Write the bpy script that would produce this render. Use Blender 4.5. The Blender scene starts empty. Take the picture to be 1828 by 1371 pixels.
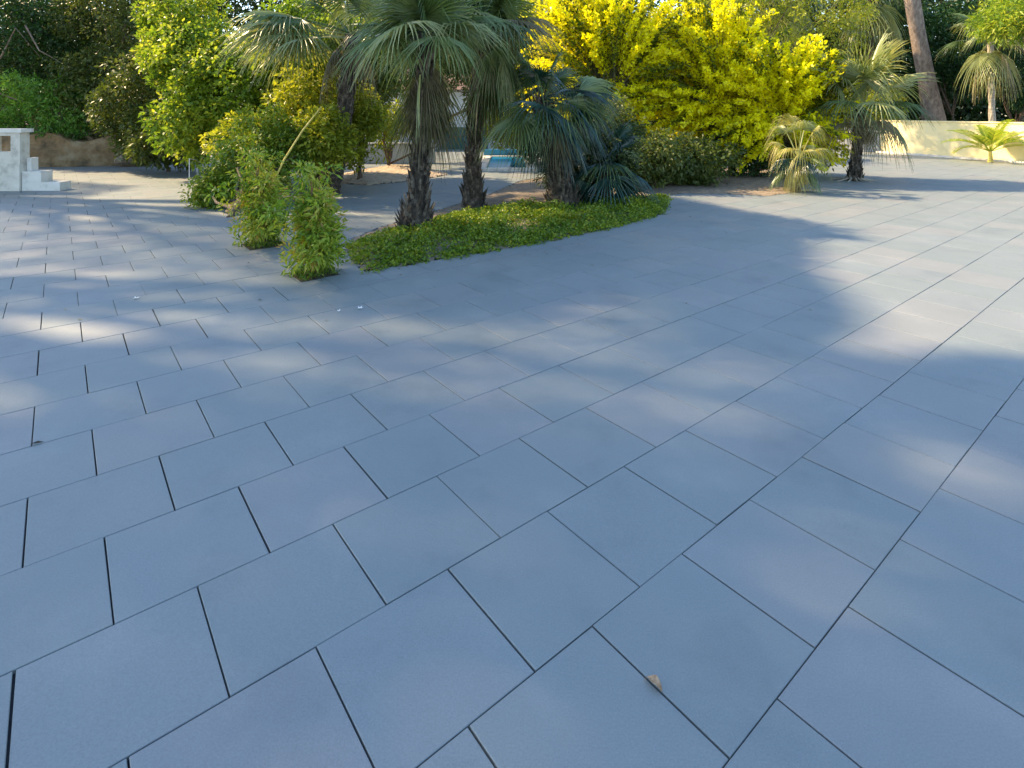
import bpy, math
import numpy as np
from mathutils import Vector
sc = bpy.context.scene
COL = sc.collection
rng = np.random.default_rng(11)
PI = math.pi
# ------------------------------------------------------------------ camera, world, sun
# level camera with a shifted frame: upright things stay upright, the horizon lies high in the picture
CAMH = 2.048; CAMY = -.976; FPX = 1020.4; HOR = 199.0
cam = bpy.data.cameras.new('camera'); cam.sensor_width = 36; cam.lens = 36*FPX/1828
cam.shift_y = -(685.5-HOR)/1828
cam.clip_start = .05; cam.clip_end = 600
co = bpy.data.objects.new('camera', cam); COL.objects.link(co)
co.location = (0, CAMY, CAMH); co.rotation_euler = (PI/2, 0, 0)
sc.camera = co
SUN_EL = math.radians(38)
TX, TY = 0.93, -0.37                       # horizontal travel direction of the sunlight
SHIFT = 1/math.tan(SUN_EL)
w = bpy.data.worlds.new('World'); sc.world = w; w.use_nodes = True
nt = w.node_tree; bg = nt.nodes['Background']
sky = nt.nodes.new('ShaderNodeTexSky'); sky.sky_type = 'NISHITA'; sky.sun_disc = False
sky.sun_elevation = SUN_EL
sky.sun_rotation = math.atan2(-TX, -TY)    # azimuth measured from +Y towards +X
sky.air_density = 1.2; sky.dust_density = .6; sky.ozone_density = 2.0
nt.links.new(sky.outputs[0], bg.inputs[0]); bg.inputs[1].default_value = .15
sl = bpy.data.lights.new('sun', 'SUN'); sl.energy = 4.3; sl.angle = math.radians(1.0); sl.color = (1, .75, .44)
so = bpy.data.objects.new('sun', sl); COL.objects.link(so)
so.rotation_euler = Vector((TX*math.cos(SUN_EL), TY*math.cos(SUN_EL), -math.sin(SUN_EL))).to_track_quat('-Z', 'Y').to_euler()
sc.view_settings.view_transform = 'Standard'; sc.view_settings.look = 'None'
sc.view_settings.exposure = 1.6; sc.view_settings.gamma = 1
sc.render.engine = 'CYCLES'
sc.render.resolution_x = 1024; sc.render.resolution_y = 768

# ------------------------------------------------------------------ helpers
def G(x, y, z=0.):                          # where a sight line meets the ground: used once to survey positions
    t = (CAMH-z)*FPX/(y-HOR)
    return np.array([(x-914)/FPX*t, CAMY+t, z])
def H(x, y, Y):
    t = Y-CAMY
    return np.array([(x-914)/FPX*t, Y, CAMH-(y-HOR)/FPX*t])
def nrm(v):
    v = np.asarray(v, float); return v/np.maximum(np.linalg.norm(v, axis=-1, keepdims=True), 1e-9)
def tag(o, label=None, cat=None, group=None, kind=None):
    for k, v in (('label', label), ('category', cat), ('group', group), ('kind', kind)):
        if v: o[k] = v
    return o
def empty(name, loc, label, cat, group=None):
    o = bpy.data.objects.new(name, None); COL.objects.link(o); o.location = tuple(loc); o.empty_display_size = .2
    return tag(o, label, cat, group)
def link(me, name, mat, parent=None, smooth=False):
    for m in (mat if isinstance(mat, (list, tuple)) else [mat]): me.materials.append(m)
    if smooth: me.polygons.foreach_set('use_smooth', np.ones(len(me.polygons), bool))
    o = bpy.data.objects.new(name, me); COL.objects.link(o)
    if parent is not None:
        o.parent = parent; o.matrix_parent_inverse.identity(); o.location = tuple(-np.array(parent.location))
    return o
class MB:                                   # mesh builder, world coordinates
    def __init__(s): s.v = []; s.f = []; s.n = 0; s.t = []
    def add(s, V, F, tone=.5):
        V = np.asarray(V, float); s.v.append(V)
        for f in F: s.f.append(tuple(int(i)+s.n for i in f)); s.t.append(tone)
        s.n += len(V)
    def box(s, lo, hi, rz=0, c=None, tone=.5):
        x0, y0, z0 = lo; x1, y1, z1 = hi
        V = np.array([(x0,y0,z0),(x1,y0,z0),(x1,y1,z0),(x0,y1,z0),(x0,y0,z1),(x1,y0,z1),(x1,y1,z1),(x0,y1,z1)], float)
        if c is not None:
            ca, sa = math.cos(rz), math.sin(rz)
            V = np.stack([c[0]+V[:,0]*ca-V[:,1]*sa, c[1]+V[:,0]*sa+V[:,1]*ca, c[2]+V[:,2]], 1)
        s.add(V, [(3,2,1,0),(4,5,6,7),(0,1,5,4),(1,2,6,5),(2,3,7,6),(3,0,4,7)], tone)
    def tube(s, P, R, n=8, tone=.5, cap=True, wob=0):
        P = np.asarray(P, float); m = len(P); R = np.broadcast_to(R, (m,))
        T = nrm(np.gradient(P, axis=0)); ref = np.array([0.13, .31, .94]) if abs(T[0][2]) < .8 else np.array([1., .1, 0])
        A = nrm(np.cross(T, ref)); B = np.cross(T, A); th = np.linspace(0, 2*PI, n, endpoint=False)
        rr = R[:, None]*(1+wob*rng.uniform(-1, 1, (m, n)))
        V = P[:, None]+rr[..., None]*(np.cos(th)[None, :, None]*A[:, None]+np.sin(th)[None, :, None]*B[:, None])
        F = []
        for i in range(m-1):
            for j in range(n):
                k = (j+1) % n; F.append((i*n+j, i*n+k, (i+1)*n+k, (i+1)*n+j))
        if cap: F.append(tuple(range(n))[::-1]); F.append(tuple((m-1)*n+j for j in range(n)))
        s.add(V.reshape(-1, 3), F, tone)
    def build(s, name, mat, parent=None, smooth=False):
        me = bpy.data.meshes.new(name); me.from_pydata(np.concatenate(s.v).tolist(), [], s.f)
        a = me.attributes.new('tone', 'FLOAT', 'FACE'); a.data.foreach_set('value', np.array(s.t, dtype=np.float32))
        return link(me, name, mat, parent, smooth)
def quads(name, Q, tone, mat, parent=None):
    Q = np.asarray(Q, np.float32); N = len(Q); me = bpy.data.meshes.new(name)
    me.vertices.add(4*N); me.vertices.foreach_set('co', Q.reshape(-1))
    me.loops.add(4*N); me.loops.foreach_set('vertex_index', np.arange(4*N, dtype=np.int32))
    me.polygons.add(N); me.polygons.foreach_set('loop_start', np.arange(0, 4*N, 4, dtype=np.int32))
    me.update(calc_edges=True)
    a = me.attributes.new('tone', 'FLOAT', 'FACE'); a.data.foreach_set('value', np.asarray(tone, np.float32))
    return link(me, name, mat, parent)
def leaf_quads(P, D, L, W, up=.6, fold=.18):
    """kite-shaped leaves at P along D, blades facing roughly upwards"""
    N = len(P); D = nrm(D); L = np.broadcast_to(L, (N,))[:, None]; W = np.broadcast_to(W, (N,))[:, None]
    ref = nrm(rng.normal(size=(N, 3))*(1-up)+np.array([0, 0, up]))
    S = nrm(np.cross(D, ref)); Nn = np.cross(S, D)
    m = P+D*L*.42
    return np.stack([P, m+S*W*.5+Nn*W*fold, P+D*L-np.array([0, 0, .12])*L, m-S*W*.5+Nn*W*fold], 1)
def cloud(C, R, nleaf, L, W, up=.5, out=.8, shell=.45, tone_c=None):
    """leaf clumps: centres C (n,3), radii R (n,) or (n,3); nleaf leaves per clump"""
    n = len(C); R = np.broadcast_to(np.asarray(R, float).reshape(n, -1) if np.ndim(R) else R, (n, 3))
    d = nrm(rng.normal(size=(n, nleaf, 3))); r = rng.uniform(shell**3, 1, (n, nleaf, 1))**(1/3)
    P = (C[:, None]+d*r*R[:, None]).reshape(-1, 3)
    D = nrm(d.reshape(-1, 3)*out+rng.normal(size=(n*nleaf, 3))*.6+np.array([0, 0, -.15]))
    s = rng.uniform(.65, 1.25, len(P))
    t = (rng.uniform(0, 1, (n, 1)) if tone_c is None else tone_c.reshape(n, 1))*.55+rng.uniform(0, .45, (n, nleaf))
    return leaf_quads(P, D, L*s, W*s, up), t.reshape(-1)
def ell(c, r, n, hollow=.35, flat=None):
    d = nrm(rng.normal(size=(n, 3))); q = rng.uniform(hollow**3, 1, (n, 1))**(1/3)
    p = np.asarray(c)+d*q*np.asarray(r)
    if flat is not None: p[:, 2] = np.maximum(p[:, 2], flat+rng.uniform(0, .2, n))
    return p

# ------------------------------------------------------------------ materials
def newmat(name):
    m = bpy.data.materials.new(name); m.use_nodes = True; t = m.node_tree
    return m, t, t.nodes['Principled BSDF'], t.links
def ramp(t, stops):
    r = t.nodes.new('ShaderNodeValToRGB'); e = r.color_ramp.elements
    e[0].position, e[0].color = stops[0][0], (*stops[0][1], 1); e[1].position, e[1].color = stops[-1][0], (*stops[-1][1], 1)
    for p, c in stops[1:-1]: k = e.new(p); k.color = (*c, 1)
    return r
def foliage(name, cols, rough=.45, trans=.4, spec=.4):
    m, t, b, l = newmat(name)
    a = t.nodes.new('ShaderNodeAttribute'); a.attribute_name = 'tone'
    r = ramp(t, [(i/(len(cols)-1), c) for i, c in enumerate(cols)])
    l.new(a.outputs['Fac'], r.inputs[0]); l.new(r.outputs[0], b.inputs['Base Color'])
    b.inputs['Roughness'].default_value = rough; b.inputs['Specular IOR Level'].default_value = spec
    tr = t.nodes.new('ShaderNodeBsdfTranslucent'); mx = t.nodes.new('ShaderNodeMixShader'); mx.inputs[0].default_value = trans
    g = t.nodes.new('ShaderNodeMixRGB'); g.blend_type = 'MULTIPLY'; g.inputs[0].default_value = 1; g.inputs[2].default_value = (1.25, 1.15, .5, 1)
    l.new(r.outputs[0], g.inputs[1]); l.new(g.outputs[0], tr.inputs[0])
    l.new(b.outputs[0], mx.inputs[1]); l.new(tr.outputs[0], mx.inputs[2])
    l.new(mx.outputs[0], t.nodes['Material Output'].inputs[0])
    return m
def rough_mat(name, cols, scale=4, rough=.8, bump=.3, detail=6, bscale=None, dist=.02, stretch=(1, 1, 1), usetone=0):
    m, t, b, l = newmat(name)
    tc = t.nodes.new('ShaderNodeTexCoord'); mp = t.nodes.new('ShaderNodeMapping'); mp.inputs['Scale'].default_value = stretch
    l.new(tc.outputs['Object'], mp.inputs[0])
    n = t.nodes.new('ShaderNodeTexNoise'); n.inputs['Scale'].default_value = scale; n.inputs['Detail'].default_value = detail; n.inputs['Roughness'].default_value = .62
    l.new(mp.outputs[0], n.inputs['Vector'])
    k = len(cols); r = ramp(t, [(.3+.4*i/(k-1), c) for i, c in enumerate(cols)])
    src = n.outputs['Fac']
    if usetone:
        a = t.nodes.new('ShaderNodeAttribute'); a.attribute_name = 'tone'
        s1 = t.nodes.new('ShaderNodeMath'); s1.operation = 'SUBTRACT'; s1.inputs[1].default_value = .5; l.new(a.outputs['Fac'], s1.inputs[0])
        s2 = t.nodes.new('ShaderNodeMath'); s2.operation = 'MULTIPLY_ADD'; s2.inputs[1].default_value = usetone; l.new(s1.outputs[0], s2.inputs[0]); l.new(src, s2.inputs[2]); src = s2.outputs[0]
    l.new(src, r.inputs[0]); l.new(r.outputs[0], b.inputs['Base Color'])
    b.inputs['Roughness'].default_value = rough
    n2 = t.nodes.new('ShaderNodeTexNoise'); n2.inputs['Scale'].default_value = bscale or scale*5; n2.inputs['Detail'].default_value = 8
    l.new(mp.outputs[0], n2.inputs['Vector'])
    bp = t.nodes.new('ShaderNodeBump'); bp.inputs['Strength'].default_value = bump; bp.inputs['Distance'].default_value = dist
    l.new(n2.outputs['Fac'], bp.inputs['Height']); l.new(bp.outputs[0], b.inputs['Normal'])
    return m

def paving_mat():
    m, t, b, l = newmat('slate_paving')
    a = t.nodes.new('ShaderNodeAttribute'); a.attribute_name = 'tone'
    r = ramp(t, [(0, (.184, .214, .218)), (.3, (.190, .217, .220)), (.6, (.191, .219, .226)), (.85, (.207, .221, .226)), (1, (.215, .229, .226))])
    l.new(a.outputs['Fac'], r.inputs[0])
    tc = t.nodes.new('ShaderNodeTexCoord')
    n = t.nodes.new('ShaderNodeTexNoise'); n.inputs['Scale'].default_value = 1.4; n.inputs['Detail'].default_value = 9; n.inputs['Roughness'].default_value = .6; l.new(tc.outputs['Object'], n.inputs['Vector'])
    n3 = t.nodes.new('ShaderNodeTexNoise'); n3.inputs['Scale'].default_value = 150; n3.inputs['Detail'].default_value = 4; l.new(tc.outputs['Object'], n3.inputs['Vector'])
    r2 = ramp(t, [(.25, (.76, .79, .81)), (.45, (.98, .98, .98)), (.55, (1.0, 1.0, 1.0)), (.75, (1.18, 1.14, 1.13))]); l.new(n.outputs['Fac'], r2.inputs[0])
    r3 = ramp(t, [(.3, (.87, .88, .89)), (.7, (1.10, 1.09, 1.08))]); l.new(n3.outputs['Fac'], r3.inputs[0])
    m1 = t.nodes.new('ShaderNodeMixRGB'); m1.blend_type = 'MULTIPLY'; m1.inputs[0].default_value = 1; l.new(r.outputs[0], m1.inputs[1]); l.new(r2.outputs[0], m1.inputs[2])
    m2 = t.nodes.new('ShaderNodeMixRGB'); m2.blend_type = 'MULTIPLY'; m2.inputs[0].default_value = 1; l.new(m1.outputs[0], m2.inputs[1]); l.new(r3.outputs[0], m2.inputs[2])
    l.new(m2.outputs[0], b.inputs['Base Color'])
    b.inputs['Roughness'].default_value = .55; b.inputs['Specular IOR Level'].default_value = .5
    mp = t.nodes.new('ShaderNodeMapping'); mp.inputs['Rotation'].default_value = (0, 0, math.radians(20)); mp.inputs['Scale'].default_value = (1, 2.2, 1); l.new(tc.outputs['Object'], mp.inputs[0])
    n4 = t.nodes.new('ShaderNodeTexNoise'); n4.inputs['Scale'].default_value = 16; n4.inputs['Detail'].default_value = 9; n4.inputs['Roughness'].default_value = .65; l.new(mp.outputs[0], n4.inputs['Vector'])
    bp = t.nodes.new('ShaderNodeBump'); bp.inputs['Strength'].default_value = .55; bp.inputs['Distance'].default_value = .005
    l.new(n4.outputs['Fac'], bp.inputs['Height']); l.new(bp.outputs[0], b.inputs['Normal'])
    return m
M = {}
M['paving'] = paving_mat()
M['joint'] = rough_mat('joint_grout', [(.012, .016, .024), (.03, .034, .042)], 30, .9)
M['dirt'] = rough_mat('sandy_dirt', [(.20, .15, .10), (.33, .26, .19)], 3, .95, .6)
M['soil'] = rough_mat('dark_soil', [(.035, .028, .018), (.12, .09, .055)], 14, .95, .8)
M['bedsoil'] = rough_mat('dry_bed_soil', [(.13, .10, .07), (.26, .21, .155)], 9, .95, .8)
M['sand'] = rough_mat('pale_sand', [(.30, .23, .16), (.50, .40, .29)], 5, .95, .8, dist=.04)
M['mulch'] = rough_mat('leaf_litter', [(.16, .12, .08), (.34, .27, .19)], 9, .95, .9, dist=.03)
M['rock'] = rough_mat('weathered_rock', [(.05, .045, .03), (.24, .16, .08), (.36, .28, .17)], 1.8, .9, 1, dist=.05)
M['boulder'] = rough_mat('brown_boulder', [(.17, .13, .09), (.34, .26, .17)], 4, .9, .8, dist=.03)
M['yellow_wall'] = rough_mat('cream_yellow_plaster', [(.84, .70, .36), (.89, .78, .46)], 1.6, .85, .2)
M['grey_wall'] = rough_mat('pale_grey_plaster', [(.40, .41, .42), (.52, .52, .52)], 1.6, .85, .2)
M['white_plaster'] = rough_mat('stained_white_plaster', [(.30, .27, .22), (.62, .58, .50), (.70, .66, .58)], 2.6, .85, .3)
M['stone'] = rough_mat('white_step_stone', [(.42, .39, .34), (.68, .65, .59), (.74, .71, .66)], 3, .8, .4)
M['dark'] = rough_mat('dark_opening', [(.01, .01, .012), (.02, .02, .022)], 4, .6, .1)
M['white_metal'] = rough_mat('white_painted_metal', [(.6, .62, .63), (.72, .73, .73)], 8, .4, .05)
M['roof'] = rough_mat('brown_roof', [(.12, .08, .06), (.2, .13, .1)], 6, .8, .4)
M['house'] = rough_mat('white_render', [(.62, .66, .72), (.74, .77, .80)], 1.2, .8, .1)
M['teal'] = rough_mat('teal_panel', [(.02, .09, .10), (.04, .13, .14)], 3, .5, .1)
M['pooltile'] = rough_mat('blue_pool_lining', [(.02, .22, .45), (.03, .28, .52)], 6, .4, .1)
M['bark'] = rough_mat('brown_bark', [(.05, .035, .025), (.19, .14, .10)], 9, .9, 1, dist=.03, stretch=(1, 1, .35))
M['palebark'] = rough_mat('pale_ringed_bark', [(.24, .21, .17), (.46, .41, .33)], 5, .9, .8, dist=.02, stretch=(.4, .4, 3))
M['leanbark'] = rough_mat('rough_grey_brown_bark', [(.11, .08, .065), (.34, .27, .22)], 7, .9, 1, dist=.05, stretch=(1, 1, .5))
M['fibre'] = rough_mat('palm_trunk_fibre', [(.02, .016, .012), (.07, .055, .04), (.20, .17, .13)], 13, .95, 1, dist=.03, usetone=.35)
M['stem'] = rough_mat('green_brown_stem', [(.06, .07, .03), (.15, .13, .06)], 20, .7, .3)
M['redstem'] = rough_mat('reddish_stem', [(.10, .05, .03), (.22, .11, .06)], 20, .7, .3)
M['cane'] = rough_mat('yellow_cane', [(.42, .34, .06), (.6, .5, .12)], 12, .5, .2)
M['dryleaf'] = rough_mat('dry_leaf_brown', [(.22, .11, .05), (.50, .34, .20)], 60, .7, .6, dist=.003)
M['petal'] = rough_mat('white_petal', [(.75, .75, .72), (.82, .82, .8)], 40, .6, .1)
M['darkleaf'] = rough_mat('dark_dead_leaf', [(.02, .018, .015), (.06, .045, .03)], 60, .8, .4, dist=.003)
F = {}
F['lime'] = foliage('lime_leaves', [(.045, .10, .015), (.14, .25, .025), (.32, .42, .04), (.50, .52, .08)], trans=.5)
F['olive'] = foliage('olive_leaves', [(.03, .06, .012), (.08, .12, .025), (.16, .19, .05)], trans=.35)
F['dark'] = foliage('dark_green_leaves', [(.010, .035, .012), (.025, .08, .02), (.06, .14, .035)], trans=.3)
F['wood'] = foliage('far_wood_leaves', [(.010, .025, .010), (.03, .06, .018), (.07, .11, .03)], trans=.3)
F['bright'] = foliage('bright_green_leaves', [(.04, .12, .02), (.11, .28, .04), (.22, .42, .07)], trans=.4)
F['gold'] = foliage('golden_leaves', [(.08, .13, .01), (.50, .52, .008), (.86, .84, .008), (.92, .90, .01)], trans=.5)
F['yellowgreen'] = foliage('yellow_green_leaves', [(.09, .13, .015), (.26, .32, .03), (.50, .50, .05)], trans=.5)
F['nandina'] = foliage('nandina_leaves', [(.04, .11, .012), (.11, .22, .02), (.24, .34, .03), (.34, .38, .05), (.48, .27, .10)], trans=.4)
F['cover'] = foliage('ground_cover_leaves', [(.03, .08, .01), (.10, .19, .015), (.20, .28, .02), (.34, .34, .05)], trans=.35)
F['pgreen'] = foliage('green_fan_leaves', [(.05, .09, .03), (.11, .18, .06), (.20, .27, .11)], rough=.35, trans=.35, spec=.6)
F['ppale'] = foliage('pale_fan_leaves', [(.16, .21, .08), (.30, .35, .15), (.44, .46, .22)], rough=.35, trans=.4, spec=.6)
F['pyellow'] = foliage('yellowish_fan_leaves', [(.18, .20, .06), (.36, .36, .11), (.52, .48, .16)], rough=.4, trans=.4)
F['pteal'] = foliage('blue_green_fan_leaves', [(.005, .028, .020), (.014, .056, .043), (.045, .12, .095)], rough=.3, trans=.25, spec=.7)
F['pdry'] = foliage('dry_fan_leaves', [(.10, .09, .05), (.20, .18, .10), (.30, .26, .14)], rough=.6, trans=.25)

# ------------------------------------------------------------------ ground and paving
g = MB(); g.add([(-250, -250, -.03), (250, -250, -.03), (250, 250, -.03), (-250, 250, -.03)], [(0, 1, 2, 3)])
tag(g.build('ground', M['dirt']), kind='structure')
# running-bond square slabs, laid at 38.5 degrees to the camera axis
S = 1.125; A = math.radians(38.5); d1 = np.array([math.cos(A), math.sin(A)]); d2 = np.array([-d1[1], d1[0]])
pu, pv, v0 = .5305*S, .531*S, .199*S; offs = (.412*S, .147*S)
def inpoly(P, poly):
    P = np.atleast_2d(P); x, y = P[:, 0], P[:, 1]; r = np.zeros(len(P), bool); n = len(poly)
    for i in range(n):
        x1, y1 = poly[i][:2]; x2, y2 = poly[(i+1) % n][:2]
        c = ((y1 > y) != (y2 > y)) & (x < (x2-x1)*(y-y1)/((y2-y1) if y2 != y1 else 1e-9)+x1); r ^= c
    return r
# planting bed outline (ground survey)
bedF = [G(x, y)[:2] for x, y in ((632, 468), (652, 486), (720, 474), (800, 461), (900, 444), (1000, 427), (1100, 404), (1186, 382), (1190, 362), (1186, 349))]
bedB = [G(x, y)[:2] for x, y in ((1300, 337), (1410, 326), (1430, 305), (1300, 292), (1060, 300), (930, 322), (860, 352), (790, 372), (720, 392), (672, 408), (630, 425), (617, 445))]
BED = bedF+bedB
def clip(poly, nx, ny, c):                    # keep nx*x+ny*y<=c
    out = []; n = len(poly)
    for i in range(n):
        p, q = poly[i], poly[(i+1) % n]; a = nx*p[0]+ny*p[1]-c; b = nx*q[0]+ny*q[1]-c
        if a <= 0: out.append(p)
        if (a < 0) != (b < 0) and a != b: t = a/(a-b); out.append((p[0]+(q[0]-p[0])*t, p[1]+(q[1]-p[1])*t))
    return out
pits = [(G(471, 437), .26), (G(562, 489), .25)]
HOLE = [np.array([(c[0]+h*(s1*d1[0]+s2*d2[0]), c[1]+h*(s1*d1[1]+s2*d2[1])) for s1, s2 in ((-1, -1), (1, -1), (1, 1), (-1, 1))]) for c, h in pits]
V = []; Fc = []; T = []
def slab(c, hu, hv, ang=0., z=0., tone=.5):
    """one paving slab, chamfered; its four corners cu,cv"""
    ch = .0025
    n = len(V)
    for (k, zz) in ((0, -.03), (0, -ch), (ch, 0)):
        for s1, s2 in ((-1, -1), (1, -1), (1, 1), (-1, 1)):
            uu = s1*(hu-k); vv = s2*(hv-k); uu2 = uu-ang*vv; vv2 = vv+ang*uu
            V.append((c[0]+uu2*d1[0]+vv2*d2[0], c[1]+uu2*d1[1]+vv2*d2[1], z+zz))
    Fc.append((n+8, n+9, n+10, n+11))
    for r in (0, 4):
        for j in range(4): Fc.append((n+r+j, n+r+(j+1) % 4, n+r+4+(j+1) % 4, n+r+4+j))
    T.extend([tone]*9)
cells = 0
for k in range(-12, 80):
    vc = v0+(k+.5)*pv; o = offs[k % 2]
    for j in range(-60, 90):
        uc = o+(j+.5)*pu; c = uc*d1+vc*d2
        if not (-17.5 < c[0] < 23 and -4 < c[1] < 34): continue
        if np.any(inpoly(np.array([c+d1*a*pu*.45+d2*b*pv*.45 for a in (-1, -.5, 0, .5, 1) for b in (-1, -.5, 0, .5, 1)]), BED)):
            # cut slab: small sub-slabs outside the bed
            q = 8
            for a in range(q):
                run = []
                for b in range(q):
                    cc = c+d1*((b+.5)/q-.5)*(pu-.006)+d2*((a+.5)/q-.5)*(pv-.006)
                    if not inpoly(cc, BED)[0]: run.append(b)
                # merge runs
                while run:
                    b0 = run[0]; b1 = b0
                    while b1+1 in run: b1 += 1
                    run = [x for x in run if x > b1]
                    w_ = (b1-b0+1)/q*(pu-.006); cen = c+d1*(((b0+b1+1)/2)/q-.5)*(pu-.006)+d2*((a+.5)/q-.5)*(pv-.006)
                    hu, hv = w_/2, (pv-.006)/q/2
                    n = len(V)
                    for s1, s2 in ((-1, -1), (1, -1), (1, 1), (-1, 1)): V.append((cen[0]+s1*hu*d1[0]+s2*hv*d2[0], cen[1]+s1*hu*d1[1]+s2*hv*d2[1], 0))
                    for s1, s2 in ((-1, -1), (1, -1), (1, 1), (-1, 1)): V.append((cen[0]+s1*hu*d1[0]+s2*hv*d2[0], cen[1]+s1*hu*d1[1]+s2*hv*d2[1], -.03))
                    Fc.append((n, n+1, n+2, n+3)); T.append(.5)
                    for j2 in range(4): Fc.append((n+4+j2, n+4+(j2+1) % 4, n+(j2+1) % 4, n+j2)); T.append(.5)
            continue
        hit = False
        for (pc, ph) in pits:
            du = (pc[:2]-c) @ d1; dv = (pc[:2]-c) @ d2
            if abs(du) < pu/2+ph and abs(dv) < pv/2+ph: hit = True
        if hit:
            # rectangles of this slab around the pit(s)
            rects = [(-pu/2+.003, pu/2-.003, -pv/2+.003, pv/2-.003)]
            for (pc, ph) in pits:
                du = (pc[:2]-c) @ d1; dv = (pc[:2]-c) @ d2; nr = []
                for (a0, a1, b0, b1) in rects:
                    h0, h1, g0, g1 = du-ph, du+ph, dv-ph, dv+ph
                    if h1 <= a0 or h0 >= a1 or g1 <= b0 or g0 >= b1: nr.append((a0, a1, b0, b1)); continue
                    if h0 > a0: nr.append((a0, h0, b0, b1))
                    if h1 < a1: nr.append((h1, a1, b0, b1))
                    m0, m1 = max(a0, h0), min(a1, h1)
                    if g0 > b0: nr.append((m0, m1, b0, g0))
                    if g1 < b1: nr.append((m0, m1, g1, b1))
                rects = nr
            tn = rng.uniform()
            for (a0, a1, b0, b1) in rects:
                n = len(V)
                for a, b in ((a0, b0), (a1, b0), (a1, b1), (a0, b1)): V.append((*(c+d1*a+d2*b), 0))
                for a, b in ((a0, b0), (a1, b0), (a1, b1), (a0, b1)): V.append((*(c+d1*a+d2*b), -.03))
                Fc.append((n, n+1, n+2, n+3)); T.append(tn)
                for j2 in range(4): Fc.append((n+4+j2, n+4+(j2+1) % 4, n+(j2+1) % 4, n+j2)); T.append(tn)
            continue
        gu = .0034+.0018*rng.uniform(-1, 1); gv = .0026+.0018*rng.uniform(-1, 1)
        slab(c+d1*rng.normal()*.0006+d2*rng.normal()*.0006, pu/2-gu/1., pv/2-gv/1., rng.normal()*.0009, rng.uniform(-.0022, .0006), rng.uniform())
me = bpy.data.meshes.new('paving'); me.from_pydata([tuple(map(float, v)) for v in V], [], Fc)
at = me.attributes.new('tone', 'FLOAT', 'FACE'); at.data.foreach_set('value', np.array(T, np.float32))
tag(link(me, 'paving', M['paving']), kind='structure')
jb = MB(); jb.add([(-18, -5, -.018), (24, -5, -.018), (24, 35, -.018), (-18, 35, -.018)], [(0, 1, 2, 3)])
tag(jb.build('paving_joints', M['joint']), kind='structure')
# soil in the bed (slightly mounded) and in the two pits
def sheet(name, poly, z, mat, n=40, amp=.03, inset=.0, mound=.0):
    P = np.array([p[:2] for p in poly]); lo, hi = P.min(0), P.max(0)
    xs = np.linspace(lo[0], hi[0], n); ys = np.linspace(lo[1], hi[1], n)
    X, Y = np.meshgrid(xs, ys); pts = np.stack([X.ravel(), Y.ravel()], 1); ins = inpoly(pts, P)
    dmin = np.full(len(pts), 9.)
    for i in range(len(P)):
        a, b = P[i], P[(i+1) % len(P)]; ab = b-a; t = np.clip(((pts-a) @ ab)/(ab @ ab+1e-9), 0, 1)
        dmin = np.minimum(dmin, np.linalg.norm(pts-(a+t[:, None]*ab), axis=1))
    Z = z+np.where(ins, np.minimum(dmin, .6)/.6*mound+rng.uniform(0, amp, len(pts)), 0)
    keep = ins | (dmin < .06)
    m = MB(); F_ = []
    for j in range(n-1):
        for i in range(n-1):
            a = j*n+i; q = (a, a+1, a+n+1, a+n)
            if all(keep[list(q)]): F_.append(q)
    m.add(np.column_stack([pts, Z]), F_)
    o = m.build(name, mat, None, True); return tag(o, kind='structure')
sheet('bed_soil', BED, -.012, M['bedsoil'], 110, .015, mound=.05)
for i, hp in enumerate(HOLE): sheet('pit_soil', list(hp), -.015, M['soil'], 12, .01)
sheet('leaf_litter', [G(x, y)[:2] for x, y in ((1195, 345), (1300, 346), (1370, 350), (1420, 343), (1440, 325), (1380, 318), (1280, 326))], .004, M['mulch'], 60, .018, mound=.01)
# sandy heap behind the palms
sheet('sand', [G(x, y)[:2] for x, y in ((600, 327), (660, 331), (745, 322), (800, 312), (760, 300), (690, 298), (610, 312))], .004, M['sand'], 60, .05, mound=.12)

# ------------------------------------------------------------------ walls, steps, house, pool
def wall_run(name, pts, h, th, mat, label, cat='wall', cap=None, capmat=None, parent=None):
    r = empty(name, (pts[0][0], pts[0][1], 0), label, cat) if parent is None else parent
    m = MB(); c = MB(); P = np.array([p[:2] for p in pts], float)
    for i in range(len(P)-1):
        a, b = P[i], P[i+1]; L = np.linalg.norm(b-a); rz = math.atan2(b[1]-a[1], b[0]-a[0])
        n = max(1, int(L/.8))
        m.box((0, 0, -.02), (L, th, h), rz, (a[0], a[1], 0))
        if cap: c.box((-.02, -.04, h), (L+.02, th+.04, h+cap), rz, (a[0], a[1], 0))
    m.build('wall_face', mat, r)
    if cap: c.build('coping', capmat or mat, r)
    return r
W0 = G(1572, 272); W1 = G(1828, 290.5); Wd = nrm((W1-W0)[:2])
Wfar = W1[:2]+Wd*9
wr = wall_run('garden_wall', [W0, W1[:2], Wfar], 1.56, .22, M['yellow_wall'], 'low sunlit cream yellow plaster wall behind the small feathery palm', cap=.06)
Wb = G(1462, 263)
wall_run('garden_wall', [Wb, W0+np.array([-.02, .1, 0])], 1.50, .2, M['grey_wall'], 'pale grey low wall behind the small fan palm on the paving', cap=.05)
# footing strip in front of the yellow wall
m = MB(); rz = math.atan2(Wd[1], Wd[0]); L = np.linalg.norm((Wfar-W0[:2]))
m.box((0, -.32, -.02), (L, -.003, .07), rz, (W0[0], W0[1], 0)); m.build('wall_footing', M['stone'], wr)
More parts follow.
